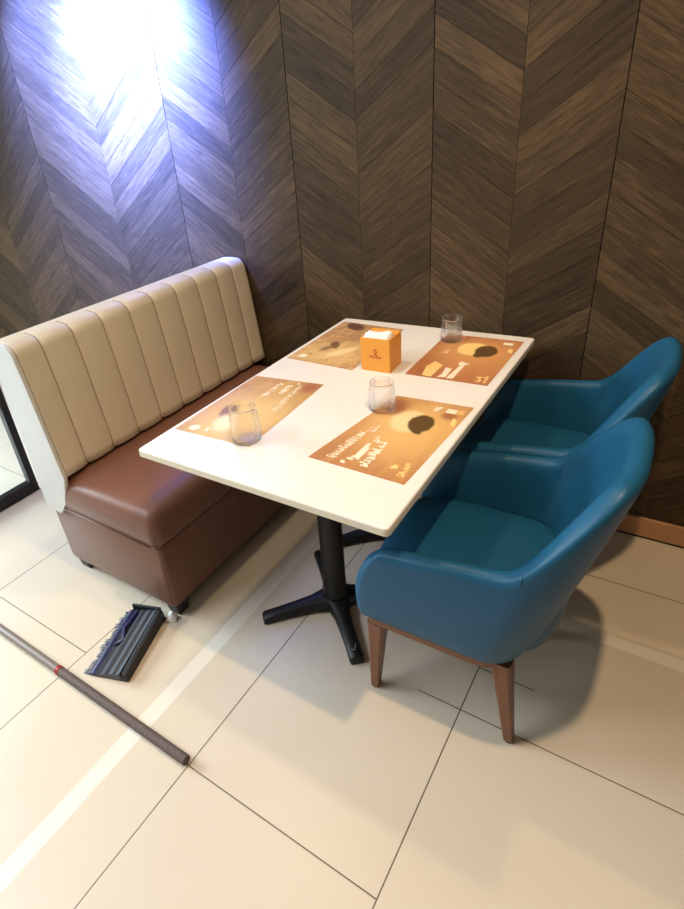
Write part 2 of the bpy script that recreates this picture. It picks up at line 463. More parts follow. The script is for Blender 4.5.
for y in ys:
    # nearest seam distance / channel width
    g = 0.0
    for s in seams_y:
        g = max(g, math.exp(-(abs(y - s)/0.0045)**1.0) * 0.75 + math.exp(-(y-s)**2/(2*0.018**2)) * 0.5)
    g = min(g, 1.2)
    er = 0.0
    e = SYB - y
    if e < 0.016: er = 0.014 * (1 - math.sqrt(max(0, 1 - (1 - e/0.016)**2)))
    e0 = y - SY0
    if e0 < 0.012: er = max(er, 0.006 * (1 - math.sqrt(max(0, 1 - (1 - e0/0.012)**2))))
    r = []
    n = len(prof)
    for i, (x, z) in enumerate(prof):
        a = prof[max(0, i-1)]; b = prof[min(n-1, i+1)]
        tx, tz = b[0]-a[0], b[1]-a[1]; l = math.hypot(tx, tz) or 1
        nx, nz = tz/l, -tx/l           # outward
        if i <= 19: w = 1.0 if i < 15 else max(0, 1 - (i-14)/5)
        else: w = 0
        d = -0.0088 * g * w - (er if i < 26 else er*0.3)
        r.append((x + nx*d, y, z + nz*d))
    ringsb.append(r)
vs = [[bm.verts.new(p) for p in r] for r in ringsb]
for i in range(len(vs)-1):
    for j in range(len(prof)-1): bm.faces.new((vs[i][j], vs[i+1][j], vs[i+1][j+1], vs[i][j+1]))
    bm.faces.new((vs[i][-1], vs[i+1][-1], vs[i+1][0], vs[i][0]))
bm.faces.new(vs[0]); bm.faces.new(vs[-1][::-1])
br = sofa_part('backrest', bm, M['cream'], smooth=True)
for p in br.data.polygons:
    if len(p.vertices) > 6: p.use_smooth = False
# stitched seams in the channels
for s in seams_y:
    bm = bmesh.new()
    pts = []
    for i in range(1, 18):
        x, z = prof[i]
        a = prof[max(0, i-1)]; b = prof[i+1]; tx, tz = b[0]-a[0], b[1]-a[1]; l = math.hypot(tx, tz)
        d = -0.0102 * (1.0 if i < 15 else max(0, 1-(i-14)/5)); pts.append((x + tz/l*d, s, z - tx/l*d))
    tube(bm, pts, 0.0019, 6)
    bmesh.ops.translate(bm, verts=bm.verts[:], vec=(-sox, -soy, 0))
    sm = link_mesh('seam', bm, M.setdefault('seam', mat('tan_seam', (0.22, 0.145, 0.075, 1), 0.7)), br, smooth=True)
# white end panel
bm = bmesh.new()
out = [(x - 0.001, z) for x, z in prof if z > 0.30]
out = [(-0.497, 0.475)] + [p for p in out if not (p[0] > -0.56 and p[1] < 0.489)] + [(-0.686, 0.31), (-0.60, 0.30), (-0.545, 0.36), (-0.515, 0.43)]
a = [bm.verts.new((x, SY0 - 0.012, z)) for x, z in out]; b = [bm.verts.new((x, SY0 + 0.0035, z)) for x, z in out]
bm.faces.new(a); bm.faces.new(b[::-1])
for i in range(len(out)):
    j = (i+1) % len(out); bm.faces.new((a[i], b[i], b[j], a[j]))
ep = sofa_part('end_panel', bm, M['white_leather'], bevel=0.004)
ep['label'] = 'white end panel of the backrest'
for lx, ly in ((SX1-0.040, SY0+0.046), (SX0+0.058, SY0+0.046), (SX1-0.045, SY1-0.05), (SX0+0.06, SY1-0.05)):
    bm = bmesh.new()
    rg = []
    for z, r in ((0.0, 0.024), (0.006, 0.026), (0.03, 0.029), (0.056, 0.033)):
        rg.append([(lx + sx*r, ly + sy*r, z) for sx, sy in ((-1,-1),(1,-1),(1,1),(-1,1))])
    loft(bm, rg); sofa_part('leg', bm, M['black_plastic'], bevel=0.006)

# ---------------------------------------------------------------- table
TL, TW, TH = 1.158, 0.751, 0.75
tb = tag(empty('dining_table', (TW/2, TL/2, 0)), 'long rectangular white-topped dining table on two black pedestal bases', 'table')
def tpart(name, bm, m, **k):
    bmesh.ops.translate(bm, verts=bm.verts[:], vec=(-TW/2, -TL/2, 0)); return link_mesh(name, bm, m, k.pop('parent', tb), **k)
bm = bmesh.new()
loft(bm, [rr_outline(i, TW-i, i, TL-i, 0.012, z, 5) for z, i in ((0.727, 0.003), (0.7295, 0.0), (0.7455, 0.0), (0.7485, 0.001), (0.75, 0.0035))])
for f in bm.faces:
    if abs(f.normal.z) < 0.5 and f.calc_center_median().z < 0.7455: f.material_index = 1
tpart('tabletop', bm, [M['topwhite'], M['topedge']])
PED = ((0.357, 0.378), (0.357, 0.80))
for px, py in PED:
    bm = bmesh.new()
    loft(bm, [ring(px, py, z, r, 28) for z, r in ((0.058, 0.047), (0.064, 0.043), (0.075, 0.0385), (0.70, 0.0375), (0.7175, 0.040))])
    tpart('post', bm, M['black'], smooth=True)
    bm = bmesh.new()
    # cross foot: four arms that slope down and widen a little at the tip
    loft(bm, [ring(px, py, z, r, 24) for z, r in ((0.010, 0.050), (0.045, 0.052), (0.058, 0.047))])
    pb = tpart('pedestal_base', bm, M['black'], smooth=True, bevel=0.004)
    for k, (ax, ay, L) in enumerate(((-1, -1, 0.262), (1, -1, 0.262), (1, 1, 0.262), (-1, 1, 0.262))):
        ang = math.atan2(ay, ax) + (0.03 if k == 0 else 0)
        bm = bmesh.new()
        rg = []
        for t, w, z1 in ((0.015, 0.046, 0.060), (0.045, 0.036, 0.056), (0.08, 0.0265, 0.051), (0.13, 0.0235, 0.045), (0.20, 0.0225, 0.037), (L-0.012, 0.0235, 0.031), (L-0.003, 0.0215, 0.027), (L, 0.0185, 0.022)):
            z0 = 0.004 if t > L-0.06 else 0.010
            c, s = math.cos(ang), math.sin(ang)
            def P(u, z): return (px + c*t - s*u, py + s*t + c*u, z)
            rg.append([P(-w, z0), P(-w, z1-0.010), P(-w*0.72, z1-0.002), P(0, z1), P(w*0.72, z1-0.002), P(w, z1-0.010), P(w, z0)])
        loft(bm, rg)
        bmesh.ops.translate(bm, verts=bm.verts[:], vec=(-TW/2, -TL/2, 0))
        arm = link_mesh('foot', bm, M['black'], pb, smooth=True)
        for p in arm.data.polygons:
            if len(p.vertices) > 5: p.use_smooth = False
        md = arm.modifiers.new('es', 'EDGE_SPLIT'); md.split_angle = math.radians(50)
        bm = bmesh.new()
        t = L - 0.025; c, s = math.cos(ang), math.sin(ang)
        loft(bm, [[(p[0]-TW/2, p[1]-TL/2, p[2]) for p in ring(px + c*t, py + s*t, z, 0.010, 14)] for z in (0.0, 0.0045)])
        link_mesh('foot_glide', bm, M['black_plastic'], arm)
        if k == 1 and py < 0.5:      # worn tick-shaped scuff on the near foot
            bm = bmesh.new()
            def Q(tt, u): return (px + c*tt - s*u - TW/2, py + s*tt + c*u - TL/2, 0.0335 + (0.232-tt)*0.09)
            tube(bm, [Q(0.212, 0.009), Q(0.234, -0.001), Q(0.228, -0.010)], 0.0009, 6)
            link_mesh('scuff_mark', bm, M['mark'], arm)
    bm = bmesh.new()
    box(bm, px-0.20, px+0.20, py-0.025, py+0.025, 0.717, 0.7265); box(bm, px-0.025, px+0.025, py-0.17, py-0.0251, 0.717, 0.7265); box(bm, px-0.025, px+0.025, py+0.0251, py+0.17, 0.717, 0.7265)
    tpart('mounting_plate', bm, M['black'])

# ---------------------------------------------------------------- tub chairs
def lerp(a, b, t): return a + (b-a)*t
def make_chair():
    root = empty('tub_chair', (0, 0, 0))
    # plan curve of the shell's outside at height z: q in 0..1 from near arm front to far arm front
    NA, NC = 8, 32
    def dims(z):
        t = (z - 0.29) / 0.54
        t = max(0, min(1.05, t))
        if t < 0.6:
            w = lerp(0.246, 0.273, math.sin(min(1, t/0.6) * PI/2))
        else: w = lerp(0.273, 0.236, ((t-0.6)/0.4)**1.3)
        xb = lerp(0.178, 0.335, t**0.95)          # back of the shell leans back
        a = lerp(0.125, 0.165, t)               # depth of the rounded part
        return w, xb, a
    def plan(kind, q, z, inset=0.0):
        w, xb, a = dims(z)
        w -= inset; xc = xb - a; a2 = a - inset
        xf = -0.242
        if kind == 'arm':
            fr = 0.085 * max(0, (z - 0.39) / 0.20)**2 * max(0, 1 - q/0.7)
            return (lerp(xf, xc, q) + fr, -w)       # near side (mirrored later)
        th = q * PI/2
        n = 0.72
        return (xc + a2 * math.sin(th)**n, -w * math.cos(th)**n)
    def height(kind, q):
        if kind == 'arm': return 0.572 + 0.042*q
        s = q
        # straight rise along the wing, flat over the top
        e = min(1, s / 0.62)
        return 0.614 + 0.216 * (1 - (1 - e)**1.7)
    TH_ = 0.050
    stations = [('arm', k/NA) for k in range(NA)] + [('arc', k/(NC//2)) for k in range(NC//2 + 1)]
    rows = []
    def column(kind, q, top, fwd=0.0, shrink=0.0):
        pts = []
        zb = 0.288
        Hh = top - zb
        r = TH_/2 - shrink
        # outside, rising
        zs = [zb, zb+0.012, zb+0.04] + [zb + 0.04 + (top - r - zb - 0.04)*t for t in (0.25, 0.5, 0.75, 1.0)]
        for i, z in enumerate(zs):
            ins = (0.030, 0.010, 0.0)[i] if i < 3 else 0.0
            x, y = plan(kind, q, z, ins + shrink)
            pts.append((x + fwd, y, z))
        for k in range(1, 6):
            t = k/6*PI; x, y = plan(kind, q, top - r + r*math.sin(t)*0.9, shrink + r - r*math.cos(t))
            pts.append((x + fwd, y, top - r + r*math.sin(t)))
        for t in (1.0, 0.75, 0.5, 0.25, 0.0):
            z = 0.37 + (top - r - 0.37)*t
            x, y = plan(kind, q, z, TH_ - shrink + 0.018*(1-t))
            pts.append((x + fwd, y, z))
        return pts
    half = []
    for kind, q in stations: half.append(column(kind, q, height(kind, q)))
    # rounded fronts of the arms
    front = []
    R = 0.055
    for k in (1.0, 0.88, 0.62, 0.3):
        fw = -R * 0.55 * math.sin(k*PI/2); drop = R * (1 - math.cos(k*PI/2)); sh = TH_/2 * 0.62 * (1 - math.cos(k*PI/2))
        front.append(column('arm', 0, height('arm', 0) - drop, fw + 0.02, sh))
    half = front + half[0:]
    full = half + [[(x, -y, z) for x, y, z in r] for r in half[-2::-1]]
    bm = bmesh.new()
    vs = [[bm.verts.new(p) for p in r] for r in full]
    n = len(full[0])
    for i in range(len(vs)-1):
        for j in range(n-1): bm.faces.new((vs[i][j], vs[i+1][j], vs[i+1][j+1], vs[i][j+1]))
        bm.faces.new((vs[i][-1], vs[i+1][-1], vs[i+1][0], vs[i][0]))
    bm.faces.new(vs[0]); bm.faces.new(vs[-1][::-1])
    sh = link_mesh('shell', bm, M['blue'], root, smooth=True, sub=1)
    # stitched seams where the arms meet the back
    for sgn in (1, -1):
        bm = bmesh.new()
        r = column('arc', 0.05, height('arc', 0.05))
        tube(bm, [(x, y*sgn, z) for x, y, z in r[6:14]], 0.0016, 6)
        link_mesh('stitching', bm, M['blue'], sh, smooth=True)
    # seat cushion, bulging out at the front
    bm = bmesh.new()
    def seat_outline(ins, z):
        pts = []
        w = 0.212 - ins
        for k in range(9):                       # front edge, slightly bowed
            t = -1 + 2*k/8; pts.append((-0.262 + ins + 0.022*t*t*1.0, w*t*0.96, z))
        for k in range(1, 14):
            th = k/14*PI
            xs = 0.03 + (0.20-ins) * abs(math.sin(th))**0.8; yy = w*math.cos(th)
            yy = math.copysign(abs(math.cos(th))**0.8, math.cos(th))*w
            pts.append((xs, yy, z))
        return pts
    rg = [seat_outline(i, z) for z, i in ((0.285, 0.05), (0.290, 0.022), (0.305, 0.010), (0.35, 0.003), (0.40, 0.0), (0.428, 0.006), (0.446, 0.020), (0.456, 0.045), (0.462, 0.09), (0.465, 0.14))]
    loft(bm, rg)
    link_mesh('seat_cushion', bm, M['blue'], root, smooth=True, sub=1)
    # wooden seat rail
    bm = bmesh.new()
    def rail_outline(ins, z):
        pts = [(-0.228+ins, -0.222+ins, z)]
        for k in range(0, 13):
            th = k/12*PI; pts.append((0.03 + (0.128-ins)*math.sin(th)**0.6, -(0.222-ins)*math.copysign(abs(math.cos(th))**0.6, math.cos(th)), z))
        pts.append((-0.228+ins, 0.222-ins, z))
        return pts
    loft(bm, [rail_outline(0.004, 0.262), rail_outline(0, 0.266), rail_outline(0, 0.286)])
    rl = link_mesh('seat_rail', bm, M['leg_wood'], root)
    for sx, sy in ((-1, -1), (-1, 1), (1, -1), (1, 1)):
        # top and foot of each leg
        tx, ty = (-0.211 if sx < 0 else 0.118), (0.198 if sx < 0 else 0.184)*sy
        fx, fy = (-0.218 if sx < 0 else 0.160), (0.214 if sx < 0 else 0.196)*sy
        bm = bmesh.new()
        rg = []
        for t in (0.0, 0.35, 0.7, 1.0):
            cx, cy, z = lerp(tx, fx, t), lerp(ty, fy, t), lerp(0.264 if sx < 0 else 0.285, 0.006, t)
            r = lerp(0.0255, 0.0125, t**0.8)
            ch = r*0.3
            rg.append([(cx+a*r*1.0, cy+b*r, z) for a, b in ((-1,-.7),(-.7,-1),(.7,-1),(1,-.7),(1,.7),(.7,1),(-.7,1),(-1,.7))])
        loft(bm, rg)
        lg = link_mesh('leg', bm, M['leg_wood'], root)
        bm = bmesh.new(); loft(bm, [ring(fx, fy, z, 0.011, 14) for z in (0.0, 0.0062)])
        link_mesh('glide', bm, M['black_plastic'], lg)
    bm = bmesh.new(); box(bm, 0.168, 0.196, 0.052, 0.072, 0.268, 0.285)
    link_mesh('bracket', bm, M['black_plastic'], root)
    return root
def copy_tree(o, parent=None):
    c = o.copy(); COL.objects.link(c)
    if parent: c.parent = parent
    for ch in list(o.children): copy_tree(ch, c)
    return c
chair = make_chair()
chair.location = (0.836, 0.376, 0); chair.rotation_euler = (0, 0, math.radians(1.0))
tag(chair, 'blue leather tub chair nearest the camera, on walnut legs', 'chair', 'blue tub chairs')
c2 = copy_tree(chair)
c2.location = (0.850, 0.934, 0); c2.rotation_euler = (0, 0, 0)
tag(c2, 'blue leather tub chair beside the wood wall, partly behind the nearer chair', 'chair', 'blue tub chairs')

# ---------------------------------------------------------------- placemats
def glyph_row(bm, a, b, hgt, n, up, seed, wt=0.0022):
    """a row of small letter-like strokes from a to b (world x,y); up is the unit vector of the letters' height"""
    rnd = random.Random(seed)
    a = Vector(a); b = Vector(b); up = Vector(up); d = (b-a)/n; dn = d.normalized()
    def stroke(p, q, w):
        t = (q-p); l = t.length
        if l < 1e-6: return
        t.normalize(); s = Vector((-t.y, t.x))*w/2
        pts = [p - s, q - s, q + s, p + s]
        zz = len(bm.faces)*2e-6; vs = [bm.verts.new((v.x, v.y, zz)) for v in pts]; bm.faces.new(vs)
    for i in range(n):
        o = a + d*i; w = d.length*0.72; hh = hgt*rnd.choice((1, 1, 0.7))
        kinds = rnd.choice(('bar', 'L', 'H', 'S', 'O', 'T', 'V'))
        C = lambda u, v: o + dn*w*u + up*hh*v
        if kinds == 'bar': L = [((.5, 0), (.5, 1))]
        elif kinds == 'L': L = [((.1, 0), (.1, 1)), ((.1, .05), (.9, .05))]
        elif kinds == 'H': L = [((.1, 0), (.1, 1)), ((.9, 0), (.9, 1)), ((.1, .5), (.9, .5))]
        elif kinds == 'S': L = [((.1, .05), (.9, .05)), ((.9, 0), (.9, .5)), ((.1, .5), (.9, .5)), ((.1, .5), (.1, 1)), ((.1, .95), (.9, .95))]
        elif kinds == 'O': L = [((.1, 0), (.1, 1)), ((.9, 0), (.9, 1)), ((.1, .05), (.9, .05)), ((.1, .95), (.9, .95))]
        elif kinds == 'T': L = [((.5, 0), (.5, 1)), ((.0, .95), (1, .95))]
        else: L = [((.1, 1), (.5, 0)), ((.5, 0), (.9, 1))]
        for p, q in L:
            j = lambda: rnd.uniform(-0.22, 0.22)
            stroke(C(p[0]+j(), p[1]+j()), C(q[0]+j(), q[1]+j()), wt)
        if rnd.random() < 0.7: stroke(C(-0.2, 0.1), C(1.2, 0.3), wt*0.7)
def poly_flat(bm, pts):
    vs = [bm.verts.new((x, y, 0)) for x, y in pts]; bm.faces.new(vs)
def placemat(corners, label, m, prints):
    cx = sum(p[0] for p in corners)/4; cy = sum(p[1] for p in corners)/4
    bm = bmesh.new(); prism(bm, [(x-cx, y-cy) for x, y in corners], 0.0, 0.0007)
    o = link_mesh('placemat', bm, m(cx, cy)); o.location = (cx, cy, TH + 0.0001)
    tag(o, label, 'placemat', 'printed paper placemats')
    for nm, mm, build in prints:
        bm = bmesh.new(); build(bm)
        bmesh.ops.translate(bm, verts=bm.verts[:], vec=(-cx, -cy, 0.0010))
        bmesh.ops.recalc_face_normals(bm, faces=bm.faces[:])
        for f in bm.faces:
            if f.normal.z < 0: f.normal_flip()
        link_mesh(nm, bm, mm, o, recalc=False)
    return o
ORA = (0.46, 0.21, 0.075, 1); GOLD = (0.78, 0.48, 0.17, 1); BRN = (0.38, 0.15, 0.065, 1)
DARK = (0.115, 0.060, 0.018, 1); PALE = (0.84, 0.64, 0.33, 1); HOT = (0.92, 0.74, 0.45, 1)
def mm(name, base, gold, dark, glow, shapes, seed, busy=0.0):
    def f(cx, cy):
        return placemat_mat(name, base, gold, dark, (glow[0]-cx, glow[1]-cy, glow[2], glow[3]),
                            [(a-cx, b-cy, r1, r2, an, c, s) for a, b, r1, r2, an, c, s in shapes], seed, busy)
    return f
UPA = (-1, 0)      # letters read by the person on the chair side
def pA(bm):
    glyph_row(bm, (0.512, 0.190), (0.530, 0.335), 0.021, 11, UPA, 3, 0.0034)
    glyph_row(bm, (0.527, 0.340), (0.531, 0.372), 0.006, 3, UPA, 5)
    glyph_row(bm, (0.546, 0.178), (0.549, 0.196), 0.014, 1, UPA, 8, 0.005)
    glyph_row(bm, (0.556, 0.200), (0.560, 0.222), 0.014, 2, UPA, 9, 0.005)
    poly_flat(bm, [(0.571, 0.205), (0.553, 0.215), (0.555, 0.285), (0.566, 0.292), (0.566, 0.272), (0.573, 0.268)])
    glyph_row(bm, (0.606, 0.190), (0.601, 0.315), 0.024, 8, UPA, 4, 0.0062)
    glyph_row(bm, (0.570, 0.300), (0.572, 0.332), 0.008, 4, UPA, 2)
    glyph_row(bm, (0.545, 0.345), (0.546, 0.385), 0.010, 4, UPA, 14)
def pA_m(bm): glyph_row(bm, (0.650, 0.518), (0.655, 0.548), 0.014, 3, UPA, 12, 0.004)
def leaf_A(bm): poly_flat(bm, [(0.655, 0.205), (0.672, 0.210), (0.672, 0.222), (0.662, 0.228), (0.655, 0.215)])
def sprig_A(bm): poly_flat(bm, [(0.722, 0.452), (0.706, 0.462), (0.703, 0.500), (0.716, 0.488)])
def pA_logo(bm):
    glyph_row(bm, (0.700, 0.186), (0.694, 0.245), 0.014, 6, UPA, 21, 0.0034)
def pA_n(bm): glyph_row(bm, (0.716, 0.525), (0.718, 0.548), 0.012, 2, UPA, 31, 0.004)
def block(x0, y0, x1, y1):
    return lambda bm: poly_flat(bm, [(x0, y0), (x1, y0), (x1, y1), (x0, y1)])
placemat([(0.451, 0.167), (0.714, 0.159), (0.732, 0.577), (0.507, 0.568)], 'orange printed placemat at the table corner by the nearest chair', 
    mm('golden_print_near_chair', ORA, GOLD, BRN, (0.62, 0.41, 0.12, 0.17), [
        (0.600, 0.437, 0.046, 0.062, 0.15, PALE, 0.2), (0.637, 0.437, 0.034, 0.048, 0.1, DARK, 0.12), (0.640, 0.395, 0.012, 0.020, 0.9, DARK, 0.3),
        (0.532, 0.505, 0.035, 0.05, 0, BRN, 0.5), (0.69, 0.505, 0.02, 0.02, 0, BRN, 0.6)], 1.3),
    [('printed_text', M['print_white'], pA), ('printed_text', M['print_white'], pA_m), ('printed_text', M['print_gold'], pA_n), ('printed_logo', M['print_gold'], pA_logo), ('printed_emblem', M['print_gold'], leaf_A), ('printed_sprig', M['print_gold'], sprig_A), ('printed_badge', M['print_white'], block(0.672, 0.520, 0.700, 0.545))])
UPB = (1, 0)
def pB(bm):
    glyph_row(bm, (0.124, 0.510), (0.122, 0.400), 0.015, 10, UPB, 41, 0.0036)
    glyph_row(bm, (0.160, 0.505), (0.162, 0.440), 0.016, 6, UPB, 44, 0.0042)
    glyph_row(bm, (0.192, 0.520), (0.212, 0.335), 0.015, 15, UPB, 47, 0.0026)
    glyph_row(bm, (0.180, 0.530), (0.181, 0.518), 0.009, 1, UPB, 48, 0.004)
def seal_B(bm): poly_flat(bm, [(0.052, 0.150), (0.072, 0.146), (0.084, 0.160), (0.080, 0.176), (0.062, 0.178), (0.050, 0.166)])
def pB_logo(bm):
    glyph_row(bm, (0.102, 0.176), (0.104, 0.158), 0.012, 2, UPB, 50, 0.004)
placemat([(0.017, 0.132), (0.281, 0.142), (0.262, 0.553), (0.009, 0.527)], 'golden brown printed placemat under the glass on the bench side',
    mm('golden_print_near_bench', (0.50, 0.295, 0.085, 1), (0.78, 0.55, 0.18, 1), BRN, (0.15, 0.26, 0.12, 0.17), [
        (0.10, 0.275, 0.027, 0.055, 0.5, (0.26, 0.14, 0.055, 1), 0.25), (0.130, 0.225, 0.034, 0.050, 0.3, HOT, 0.45), (0.235, 0.52, 0.03, 0.04, 0, BRN, 0.6)], 4.1),
    [('printed_text', M['print_white'], pB), ('printed_emblem', M['print_white'], seal_B), ('printed_logo', M['print_white'], pB_logo)])
def pC(bm):
    poly_flat(bm, [(0.515, 0.732), (0.545, 0.728), (0.548, 0.825), (0.512, 0.850), (0.502, 0.800)])
def pC1(bm): poly_flat(bm, [(0.562, 0.732), (0.588, 0.740), (0.584, 0.808), (0.562, 0.812), (0.570, 0.760)])
def pC2(bm):
    poly_flat(bm, [(0.592, 0.735), (0.612, 0.738), (0.612, 0.850), (0.625, 0.862), (0.590, 0.876), (0.588, 0.850), (0.598, 0.845)])
def pC3(bm):
    glyph_row(bm, (0.692, 0.745), (0.690, 0.785), 0.014, 2, UPA, 61, 0.006)
    glyph_row(bm, (0.708, 0.742), (0.706, 0.790), 0.010, 3, UPA, 62, 0.005)
def pC4(bm): glyph_row(bm, (0.522, 0.925), (0.525, 0.965), 0.014, 4, UPA, 63, 0.004)
def sprig_C(bm): poly_flat(bm, [(0.716, 0.990), (0.700, 1.000), (0.700, 1.035), (0.714, 1.022)])
placemat([(0.463, 0.720), (0.721, 0.726), (0.726, 1.109), (0.456, 1.104)], 'rust orange printed placemat at the wall end by the chairs',
    mm('rust_print_wall_chair', (0.45, 0.17, 0.065, 1), (0.68, 0.33, 0.11, 1), (0.36, 0.125, 0.06, 1), (0.62, 0.95, 0.13, 0.14), [
        (0.590, 0.990, 0.050, 0.058, 0.1, (0.90, 0.62, 0.22, 1), 0.12), (0.637, 0.985, 0.036, 0.050, 0.1, DARK, 0.10), (0.62, 0.94, 0.012, 0.018, 0.6, DARK, 0.3)], 7.7),
    [('printed_text', M['print_gold'], pC), ('printed_text', M['print_white'], pC1), ('printed_text', M['print_white'], pC2), ('printed_sprig', M['print_gold'], sprig_C), ('printed_logo', M['print_gold'], pC3), ('printed_text', M['print_gold'], pC4), ('printed_badge', M['print_white'], block(0.668, 1.060, 0.700, 1.082))])
def pD(bm):
    poly_flat(bm, [(0.045, 0.725), (0.070, 0.722), (0.082, 0.737), (0.066, 0.752), (0.048, 0.750)])
placemat([(0.018, 0.699), (0.291, 0.686), (0.287, 1.098), (0.020, 1.112)], 'mottled brown printed placemat beside the orange napkin box, wall end',
    mm('mottled_print_wall_bench', (0.46, 0.25, 0.11, 1), (0.74, 0.50, 0.20, 1), (0.36, 0.18, 0.09, 1), (0.14, 0.79, 0.15, 0.10), [
        (0.118, 0.868, 0.018, 0.036, 0.4, (0.17, 0.095, 0.035, 1), 0.25), (0.105, 0.832, 0.016, 0.028, -0.4, (0.30, 0.17, 0.08, 1), 0.3), (0.095, 1.070, 0.030, 0.050, 1.0, (0.13, 0.06, 0.04, 1), 0.3),
        (0.175, 0.815, 0.022, 0.07, -0.5, PALE, 0.6)], 11.9, 0.45),
    [('printed_logo', M['print_white'], pD)])

# ---------------------------------------------------------------- tumblers
def tumbler():
    bm = bmesh.new()
    n = 40
    outer = [(0.000, 0.0295), (0.0015, 0.0310), (0.006, 0.0318), (0.030, 0.0314), (0.062, 0.0308), (0.078, 0.0298), (0.088, 0.0280), (0.094, 0.0276), (0.098, 0.0280), (0.100, 0.0272)]
    inner = [(0.099, 0.0258), (0.090, 0.0258), (0.078, 0.0276), (0.060, 0.0288), (0.030, 0.0294), (0.014, 0.0294), (0.008, 0.0275), (0.0065, 0.018), (0.006, 0.006)]
    rings = []
    for z, r in outer + inner:
        rings.append([((r*1.28 + 0.0006*math.cos(8*2*PI*i/n)*(1 if 0.01 < z < 0.07 else 0)) * math.cos(2*PI*i/n), (r*1.28 + 0.0006*math.cos(8*2*PI*i/n)*(1 if 0.01 < z < 0.07 else 0)) * math.sin(2*PI*i/n), z) for i in range(n)])
    loft(bm, rings)
    return bm
g1 = link_mesh('tumbler', tumbler(), M['glass'], smooth=True)
g1.location = (0.252, 0.172, TH + 0.0013)
tag(g1, 'empty clear glass tumbler on the placemat at the bench side near end', 'glass', 'clear glass tumblers')
for loc, lab, sc in (((0.503, 0.478, TH + 0.0013), 'empty clear glass tumbler in the middle of the table, in front of the napkin box', 0.95),
                 ((0.492, 1.050, TH + 0.0013), 'empty clear glass tumbler at the wall end of the table', 0.93)):
    g = g1.copy(); COL.objects.link(g); g.location = loc; g.scale = (sc, sc, sc*0.88)
    tag(g, lab, 'glass', 'clear glass tumblers')

# ---------------------------------------------------------------- napkin box
BX, BY = 0.3655, 0.752
nb = tag(empty('napkin_box', (BX, BY, TH), math.radians(2)), 'square orange napkin box with a small brown emblem, open top', 'napkin box')
M['orange'] = mat('orange_box', (0.80, 0.34, 0.050, 1), 0.42, noise=0.08, nscale=18)
w, dpt, hh, t = 0.0505, 0.0475, 0.112, 0.004
bm = bmesh.new(); box(bm, -w, w, -dpt, dpt, 0.0, t)
box(bm, -w, w, -dpt, -dpt+t, t, hh); box(bm, -w, w, dpt-t, dpt, t, hh); box(bm, -w, -w+t, -dpt+t, dpt-t, t, hh); box(bm, w-t, w, -dpt+t, dpt-t, t, hh)
link_mesh('body', bm, M['orange'], nb, bevel=0.0015)
# top rim leaves a slot towards the front
bm = bmesh.new(); box(bm, -w+t, w-t, 0.006, dpt-t, hh-0.006, hh-0.001)
link_mesh('top_flap', bm, M['orange'], nb, bevel=0.001)
bm = bmesh.new()
tube(bm, [(-0.020, -dpt-0.0006, 0.050), (-0.008, -dpt-0.0006, 0.053), (0.000, -dpt-0.0006, 0.058), (0.006, -dpt-0.0006, 0.067), (0.003, -dpt-0.0006, 0.076), (-0.003, -dpt-0.0006, 0.075),
           (-0.002, -dpt-0.0006, 0.064), (0.002, -dpt-0.0006, 0.057), (0.010, -dpt-0.0006, 0.051), (0.022, -dpt-0.0006, 0.051)], 0.0013, 6)
tube(bm, [(-0.017, -dpt-0.0006, 0.055), (-0.012, -dpt-0.0006, 0.048), (0.000, -dpt-0.0006, 0.049), (0.014, -dpt-0.0006, 0.046), (0.020, -dpt-0.0006, 0.050)], 0.0013, 6)
link_mesh('emblem', bm, M['print_red'], nb)
def crumple(bm, x0, x1, y0, y1, z0, z1, seed, nx=14, ny=8, wave=0.28, rough=0.06):
    rnd = random.Random(seed)
    top = [[None]*(ny+1) for _ in range(nx+1)]; bot = [[None]*(ny+1) for _ in range(nx+1)]
    for i in range(nx+1):
        for j in range(ny+1):
            u, v = i/nx, j/ny
            e = min(1, 4*min(u, 1-u)+(0.2 if wave > 0.2 else 0.9)) * min(1, 4*min(v, 1-v)+(0.2 if wave > 0.2 else 0.9))
            zz = z0 + (z1-z0) * e * (1-wave + wave*math.sin(5*u+seed)*math.cos(4*v+seed)) + rnd.uniform(-1, 1)*(z1-z0)*rough
            top[i][j] = bm.verts.new((lerp(x0, x1, u)+rnd.uniform(-1, 1)*0.001, lerp(y0, y1, v)+rnd.uniform(-1, 1)*0.001, max(z0+0.001, zz)))
            bot[i][j] = bm.verts.new((lerp(x0, x1, u), lerp(y0, y1, v), z0))
    for i in range(nx):
        for j in range(ny):
            bm.faces.new((top[i][j], top[i+1][j], top[i+1][j+1], top[i][j+1]))
            bm.faces.new((bot[i][j], bot[i][j+1], bot[i+1][j+1], bot[i+1][j]))
    for i in range(nx):
        bm.faces.new((bot[i][0], bot[i+1][0], top[i+1][0], top[i][0])); bm.faces.new((bot[i][ny], top[i][ny], top[i+1][ny], bot[i+1][ny]))
    for j in range(ny):
        bm.faces.new((bot[0][j], top[0][j], top[0][j+1], bot[0][j+1])); bm.faces.new((bot[nx][j], bot[nx][j+1], top[nx][j+1], top[nx][j]))
bm = bmesh.new(); crumple(bm, -0.044, 0.044, -0.042, 0.004, 0.0, 0.126 - t, 3, wave=0.03, rough=0.006)
nk = link_mesh('napkin_stack', bm, M['napkin'], smooth=True); nk.location = (BX, BY, TH + t + 0.0003); nk.rotation_euler = (0, 0, math.radians(2))
tag(nk, 'folded white paper napkins sticking out of the orange box', 'napkins')

# ---------------------------------------------------------------- dustpan on the floor
dp = tag(empty('dustpan', (-0.168, -0.122, 0), math.radians(19)), 'slate grey dustpan with navy bristles lying on the floor by the sofa foot', 'dustpan')
dp.scale = (1.18, 0.86, 1)
bm = bmesh.new()
